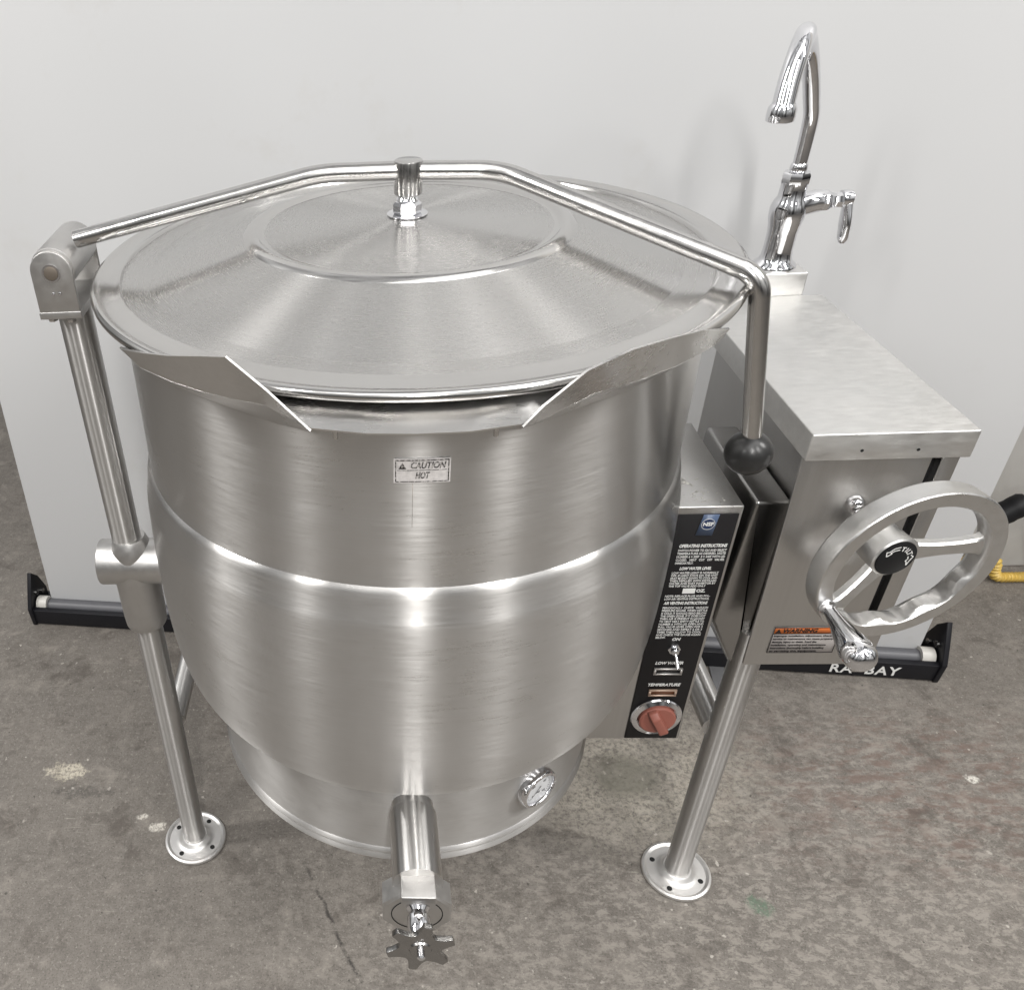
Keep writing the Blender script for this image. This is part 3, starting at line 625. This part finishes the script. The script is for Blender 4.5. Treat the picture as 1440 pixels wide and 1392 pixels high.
# toggle
bm = B(); lathe(bm, [(.0082, 0), (.0078, .0022)], (.3338, PYf, .5520), (0, -1, 0), 6); lathe(bm, [(.0052, .002), (.0052, .007), (.0035, .009)], (.3338, PYf, .5520), (0, -1, 0), 24)
tg = obj('toggle_switch', bm, M['chrome'], cp)
bm = B(); tube(bm, [(.3338, PYf-.006, .5515), (.3345, PYf-.014, .546), (.3350, PYf-.021, .5385)], lambda s: .0016+.0012*s, 14); obj('toggle_lever', bm, M['chrome'], tg)
for z_, mt, lm, nm in ((.5138, 'silver', 'lens', 'low_water_light'), (.4748, 'tan', 'amber', 'temperature_light')):
    bm = B()
    for a in ((.3155, .3505, z_+.0035, z_+.0055), (.3155, .3505, z_-.0055, z_-.0035), (.3155, .3180, z_-.0035, z_+.0035), (.3480, .3505, z_-.0035, z_+.0035)):
        box(bm, (a[0], PYf-.0030, a[2]), (a[1], PYf+.0001, a[3]))
    fr = obj(nm, bm, M[mt], cp)
    bm = B(); box(bm, (.3181, PYf-.0016, z_-.0034), (.3479, PYf-.0001, z_+.0034)); obj('lens', bm, M[lm], fr)
kc = Vector((.3330, PYf, .4290))
bm = B(); lathe(bm, [(.0325, 0), (.0330, .0015), (.0318, .0035), (.0265, .0060), (.0250, .0055), (.0245, .003), (.02, .003)], kc, (0, -1, 0), 64); bz = obj('dial_bezel', bm, M['chrome'], cp)
bm = B(); pts = []
lathe(bm, [(.0240, .003), (.0236, .008), (.0215, .0095), (.0100, .0100)], kc, (0, -1, 0), 56)
ka = math.radians(118); kx = Vector((math.cos(ka), 0, math.sin(ka))); kp = Vector((-math.sin(ka), 0, math.cos(ka)))
sec = [(-.0225, .0075), (-.0225, .0150), (-.0150, .0215), (.0150, .0215), (.0225, .0150), (.0225, .0075)]
t = bmesh.new(); ringsv = []
for q in (-1, 1):
    ringsv.append([t.verts.new(kc+kx*s_+kp*(q*(.0070 if h < .01 else .0058))+Vector((0, -h, 0))) for s_, h in sec])
for i in range(6): t.faces.new((ringsv[0][i], ringsv[0][(i+1) % 6], ringsv[1][(i+1) % 6], ringsv[1][i]))
t.faces.new(ringsv[0][::-1]); t.faces.new(ringsv[1]); bmesh.ops.recalc_face_normals(t, faces=t.faces)
bmesh.ops.bevel(t, geom=t.edges[:], offset=.002, segments=3, affect='EDGES', profile=.5); join(bm, t)
obj('temperature_knob', bm, M['red'], bz)
# tape remnants on top of the box
bm = B()
for k in range(26):
    x = .318+random.random()*.034; y = -.09+random.random()*.055; s = random.uniform(.0012, .0035)
    prism(bm, [(x, y, .7666), (x+s, y+s*random.uniform(-.3, .3), .7666), (x+s*random.uniform(.4, 1), y+s, .7666)], (0, 0, .0003))
prism(bm, [(.315, -.050, .7666), (.328, -.054, .7666), (.321, -.040, .7666)], (0, 0, .0003))
obj('tape_residue', bm, M['clip'], cb)
# ---------------- trunnion housing between box and console
bm = B(); prism(bm, [(.4034, -.056, .7425), (.4445, -.056, .7425), (.4445, -.056, .4660), (.4400, -.056, .4651), (.3940, -.056, .5575)], (0, .180, 0), .005)
obj('trunnion_housing', bm, M['dark'], K)
# ---------------- console
con = B()
prism(con, [(.4098, -.110, .8640), (.4175, -.110, .5335), (.5400, -.110, .5335), (.5400, -.110, .8640)], (0, .004, 0), .0008)
box(con, (.4460, -.106, .5335), (.4490, .248, .8640)); box(con, (.4490, .244, .5335), (.5560, .248, .8640))
box(con, (.5500, -.110, .5195), (.5672, -.095, .8640), .001); box(con, (.5640, -.094, .5335), (.5672, .248, .8640))
box(con, (.4492, -.105, .5337), (.5560, .243, .5360))
cs_ = obj('console_body', con, M['sheet'], K)
bm = B(); box(bm, (.5302, -.100, .5365), (.5560, -.060, .862)); obj('slot_shade_block', bm, M['hole'], cs_)  # black block put in the slot as its shade
bm = B(); box(bm, (.4072, -.1207, .8360), (.5690, .2531, .8674), .0016); cv = obj('console_cover', bm, M['sheetx'], cs_)
for x, z in ((.4602, .8475), (.5150, .8470)):
    bm = B(); lathe(bm, [(.0017, 0), (.0017, .0003)], (x, -.1207, z), (0, -1, 0), 14)
    obj('screw_hole', bm, M['hole'], cv)
bm = B(); lathe(bm, [(.0095, 0), (.0090, .004), (.006, .008), (.002, .0095)], (.4790, -.110, .7755), (0, -1, 0), 28); obj('cap_nut', bm, M['chrome'], cs_)
# warning label
wx0, wx1, wz0, wz1 = .4405, .5175, .5545, .5960; wy = -.1104
bm = B(); box(bm, (wx0, wy-.0003, wz0), (wx1, wy+.0002, wz1)); wl = obj('warning_label', bm, M['label'], cs_)
bm = B(); box(bm, (wx0+.0010, wy-.0006, wz1-.0095), (wx1-.0010, wy-.0003, wz1-.0010)); obj('orange_band', bm, M['orange'], wl)
bm = B()
for a in ((wx0, wx1, wz1-.0008, wz1), (wx0, wx1, wz0, wz0+.0006), (wx0, wx0+.0006, wz0, wz1), (wx1-.0006, wx1, wz0, wz1), (wx0, wx1, wz1-.0105, wz1-.0097)): box(bm, (a[0], wy-.0008, a[2]), (a[1], wy-.0004, a[3]))
text_bm(bm, 'WARNING', .0088, (wx0+.0300, wy-.0007, wz1-.0054), (1, 0, 0), (0, 0, 1), depth=.0003, bold=.03, shear=.2, width=.0400)
prism(bm, [(wx0+.0022, wy-.0010, wz1-.0088), (wx0+.0088, wy-.0010, wz1-.0088), (wx0+.0055, wy-.0010, wz1-.0022)], (0, .0003, 0))
for i, (s, w) in enumerate((('Improper installation, adjustment, alteration,', .074), ('service or maintenance can cause property', .070), ('damage, injury or death. Read the', .052), ('installation, operating and maintenance', .064), ('instructions thoroughly before installing', .063), ('or servicing this equipment.', .056))):
    text_bm(bm, s, .0036, (wx0+.0018, wy-.0007, wz1-.0135-i*.0050), (1, 0, 0), (0, 0, 1), align='LEFT', depth=.0003, bold=.02, width=min(w, .0735))
obj('lettering', bm, M['ink'], wl)
# ---------------- tilt wheel
az, el = .163, -.041; wn = Vector((math.sin(az)*math.cos(el), -math.cos(az)*math.cos(el), math.sin(el))).normalized()
wc = Vector((.508, -.190, .746)); wa = Vector((0, 0, 1)).cross(wn).normalized(); wb = wn.cross(wa).normalized()
def wp(r, a, h): return wc+wa*(r*math.cos(a))+wb*(r*math.sin(a))+wn*h
bm = B(); NR = 180; rs = []
for i in range(NR):
    a = 2*PI*i/NR; g = 0
    ad = math.degrees(a) % 360
    if 205 < ad < 345: g = .0016*math.sin(math.radians(ad-205)*10.3)
    pr = [(.0940, 0), (.0952, -.0012), (.0957, -.0035), (.0957, -.012), (.0952, -.0215), (.0935, -.024), (.0810+g, -.024), (.0775+g*1.9, -.019), (.0770+g*1.9, -.006), (.0782+g, -.0015), (.0795+g*.6, 0)]
    rs.append([wp(r, a, h) for r, h in pr])
rings(bm, rs, close=True)
wh = obj('tilt_wheel', bm, M['alu'], K, 27)
hubc = wc-wn*.022+wa*(-.006)+wb*.002
bm = B(); lathe(bm, [(.0200, -.042), (.0225, -.036), (.0245, -.002), (.0240, .003), (.0222, .0045)], hubc, wn, 48); hb2 = obj('wheel_hub', bm, M['alu'], wh)
bm = B(); lathe(bm, [(.0215, .0045), (.0212, .0056), (.0200, .0062)], hubc, wn, 48); cap = obj('hub_cap', bm, M['black'], hb2)
bm = B(); cb0 = hubc+wn*.0063
for ch, a in zip('TILT', (78, 60, 44, 28)):
    a = math.radians(a); d = wa*math.cos(a)+wb*math.sin(a); text_bm(bm, ch, .0078, cb0+d*.0128, wb.cross(wn) if 0 else wn.cross(d)*-1, d, depth=.0002, bold=.01)
def poly(pts, w=.0005):
    for (x0, y0), (x1, y1) in zip(pts[:-1], pts[1:]):
        p = cb0+wa*x0+wb*y0; q = cb0+wa*x1+wb*y1; d = (q-p).normalized(); s = wn.cross(d)*w; prism(bm, [p+s, q+s, q-s, p-s], wn*.0002)
poly([(-.0010, .0160), (-.0070, .0150), (-.0120, .0105), (-.0145, .0110), (-.0130, .0050), (-.0080, .0085), (-.0100, .0095), (-.0060, .0118), (-.0010, .0125)])
poly([(.0140, .0035), (.0175, .0010), (.0150, -.0045), (.0135, -.0100), (.0120, -.0050), (.0105, -.0040), (.0125, -.0015), (.0115, .0020)])
obj('lettering', bm, M['white'], cap)
for deg in (10, 222):
    a = math.radians(deg); bm = B(); rs = []
    for k in range(13):
        t = k/12; r = .019+(.0790-.019)*t; w = .0085+.0035*(2*t-1)**2+(.004 if t > .95 else 0); h = (-.026*(1-t)+-.012*t)
        c = wp(r, a, h); tt = (-wa*math.sin(a)+wb*math.cos(a)); rs.append([c+tt*(w*x)+wn*(.0055*y) for x, y in ((-1, -.7), (-.8, -1), (.8, -1), (1, -.7), (1, .55), (.75, 1), (-.75, 1), (-1, .55))])
    rings(bm, rs); obj('spoke', bm, M['alu'], wh, 40)
bm = B(); cyl(bm, hubc-wn*.03, hubc-wn*.075, .0105, 24); obj('wheel_shaft', bm, M['tube'], wh)
hp = wp(.0865, math.radians(207), .0); 
bm = B(); lathe(bm, smooth([(.0085, -.004), (.0092, .002), (.0068, .008), (.0070, .016), (.0088, .032), (.0122, .052), (.0152, .070), (.0158, .079), (.0135, .089), (.0080, .0945), (.0010, .096)], 4), hp, (Vector((-.07, -1, .09))).normalized(), 40)
obj('crank_handle', bm, M['chrome'], wh, 60)
# ---------------- faucet
bm = B(); box(bm, (.4860, .2540, .8400), (.5445, .3060, .8980), .0018); fb = obj('faucet_bracket', bm, M['sheetx'], cs_)
FX, FY = .5085, .280
bm = B(); lathe(bm, [(.0268, .8985), (.0276, .901), (.0264, .9045), (.0215, .908), (.0190, .914), (.0182, .924), (.0182, .945), (.0195, .955), (.0218, .965), (.0220, .977), (.0190, .986), (.0162, .991), (.0158, 1.006), (.0162, 1.009)], (FX, FY, 0), n=48)
tube(bm, [(FX, FY, .972), (FX+.016, FY-.001, .980), (FX+.030, FY-.002, .9835), (FX+.036, FY-.002, .9835)], lambda s: .0155-.002*s, 28)
fc = obj('faucet_body', bm, M['chrome'], K, 45)
bm = B(); lathe(bm, [(.0160, 1.007), (.0172, 1.009), (.0172, 1.018), (.0155, 1.021)], (FX, FY, 0), n=8); lathe(bm, [(.0095, 1.021), (.0105, 1.024), (.0100, 1.030), (.0085, 1.032)], (FX, FY, 0), n=32)
hx0 = Vector((FX+.034, FY-.002, .9835)); lathe(bm, [(.0130, 0), (.0135, .003), (.0135, .010), (.0105, .014), (.0085, .020), (.0098, .024), (.0098, .032), (.007, .035)], hx0, (1, 0, .0), 8)
obj('faucet_nut', bm, M['chrome'], fc)
bm = B()
path = [q for q in smooth3([(.5085, .280, 1.028), (.5085, .280, 1.055), (.5065, .278, 1.085), (.4970, .268, 1.108), (.4800, .249, 1.140), (.4600, .224, 1.169), (.4425, .198, 1.186), (.430, .172, 1.190), (.418, .150, 1.176), (.410, .137, 1.150), (.4055, .127, 1.122)])]
tube(bm, path, lambda s: .0085+.0030*s, 28)
sp = obj('spout', bm, M['chrome'], fc, 60)
e0 = path[-1]; bm = B(); lathe(bm, [(.0118, .010), (.0142, .006), (.0148, -.002), (.0142, -.007), (.0125, -.008)], e0, (0, 0, 1), 32); obj('aerator', bm, M['chrome'], sp)
bm = B(); l0 = Vector((FX+.066, FY-.002, .9850)); lathe(bm, [(.0105, -.004), (.0112, .002), (.0100, .008), (.006, .010)], l0, (1, 0, 0), 28)
t = bmesh.new(); rs = []
for k in range(11):
    s = k/10; c = l0+Vector((.004+.004*s, -.004-.006*s, -.004-.050*s)); wx_ = .0085; wy_ = .0068+.0045*math.sin(PI*min(1, s*1.05))*(1 if s < .9 else .8)
    if s > .93: wx_ *= .6; wy_ *= .5
    rs.append([c+Vector((wx_*.75*math.cos(q), wy_*math.sin(q), 0)) for q in [2*PI*j/16 for j in range(16)]])
rings(t, rs); join(bm, t); obj('faucet_lever', bm, M['chrome'], fc, 50)
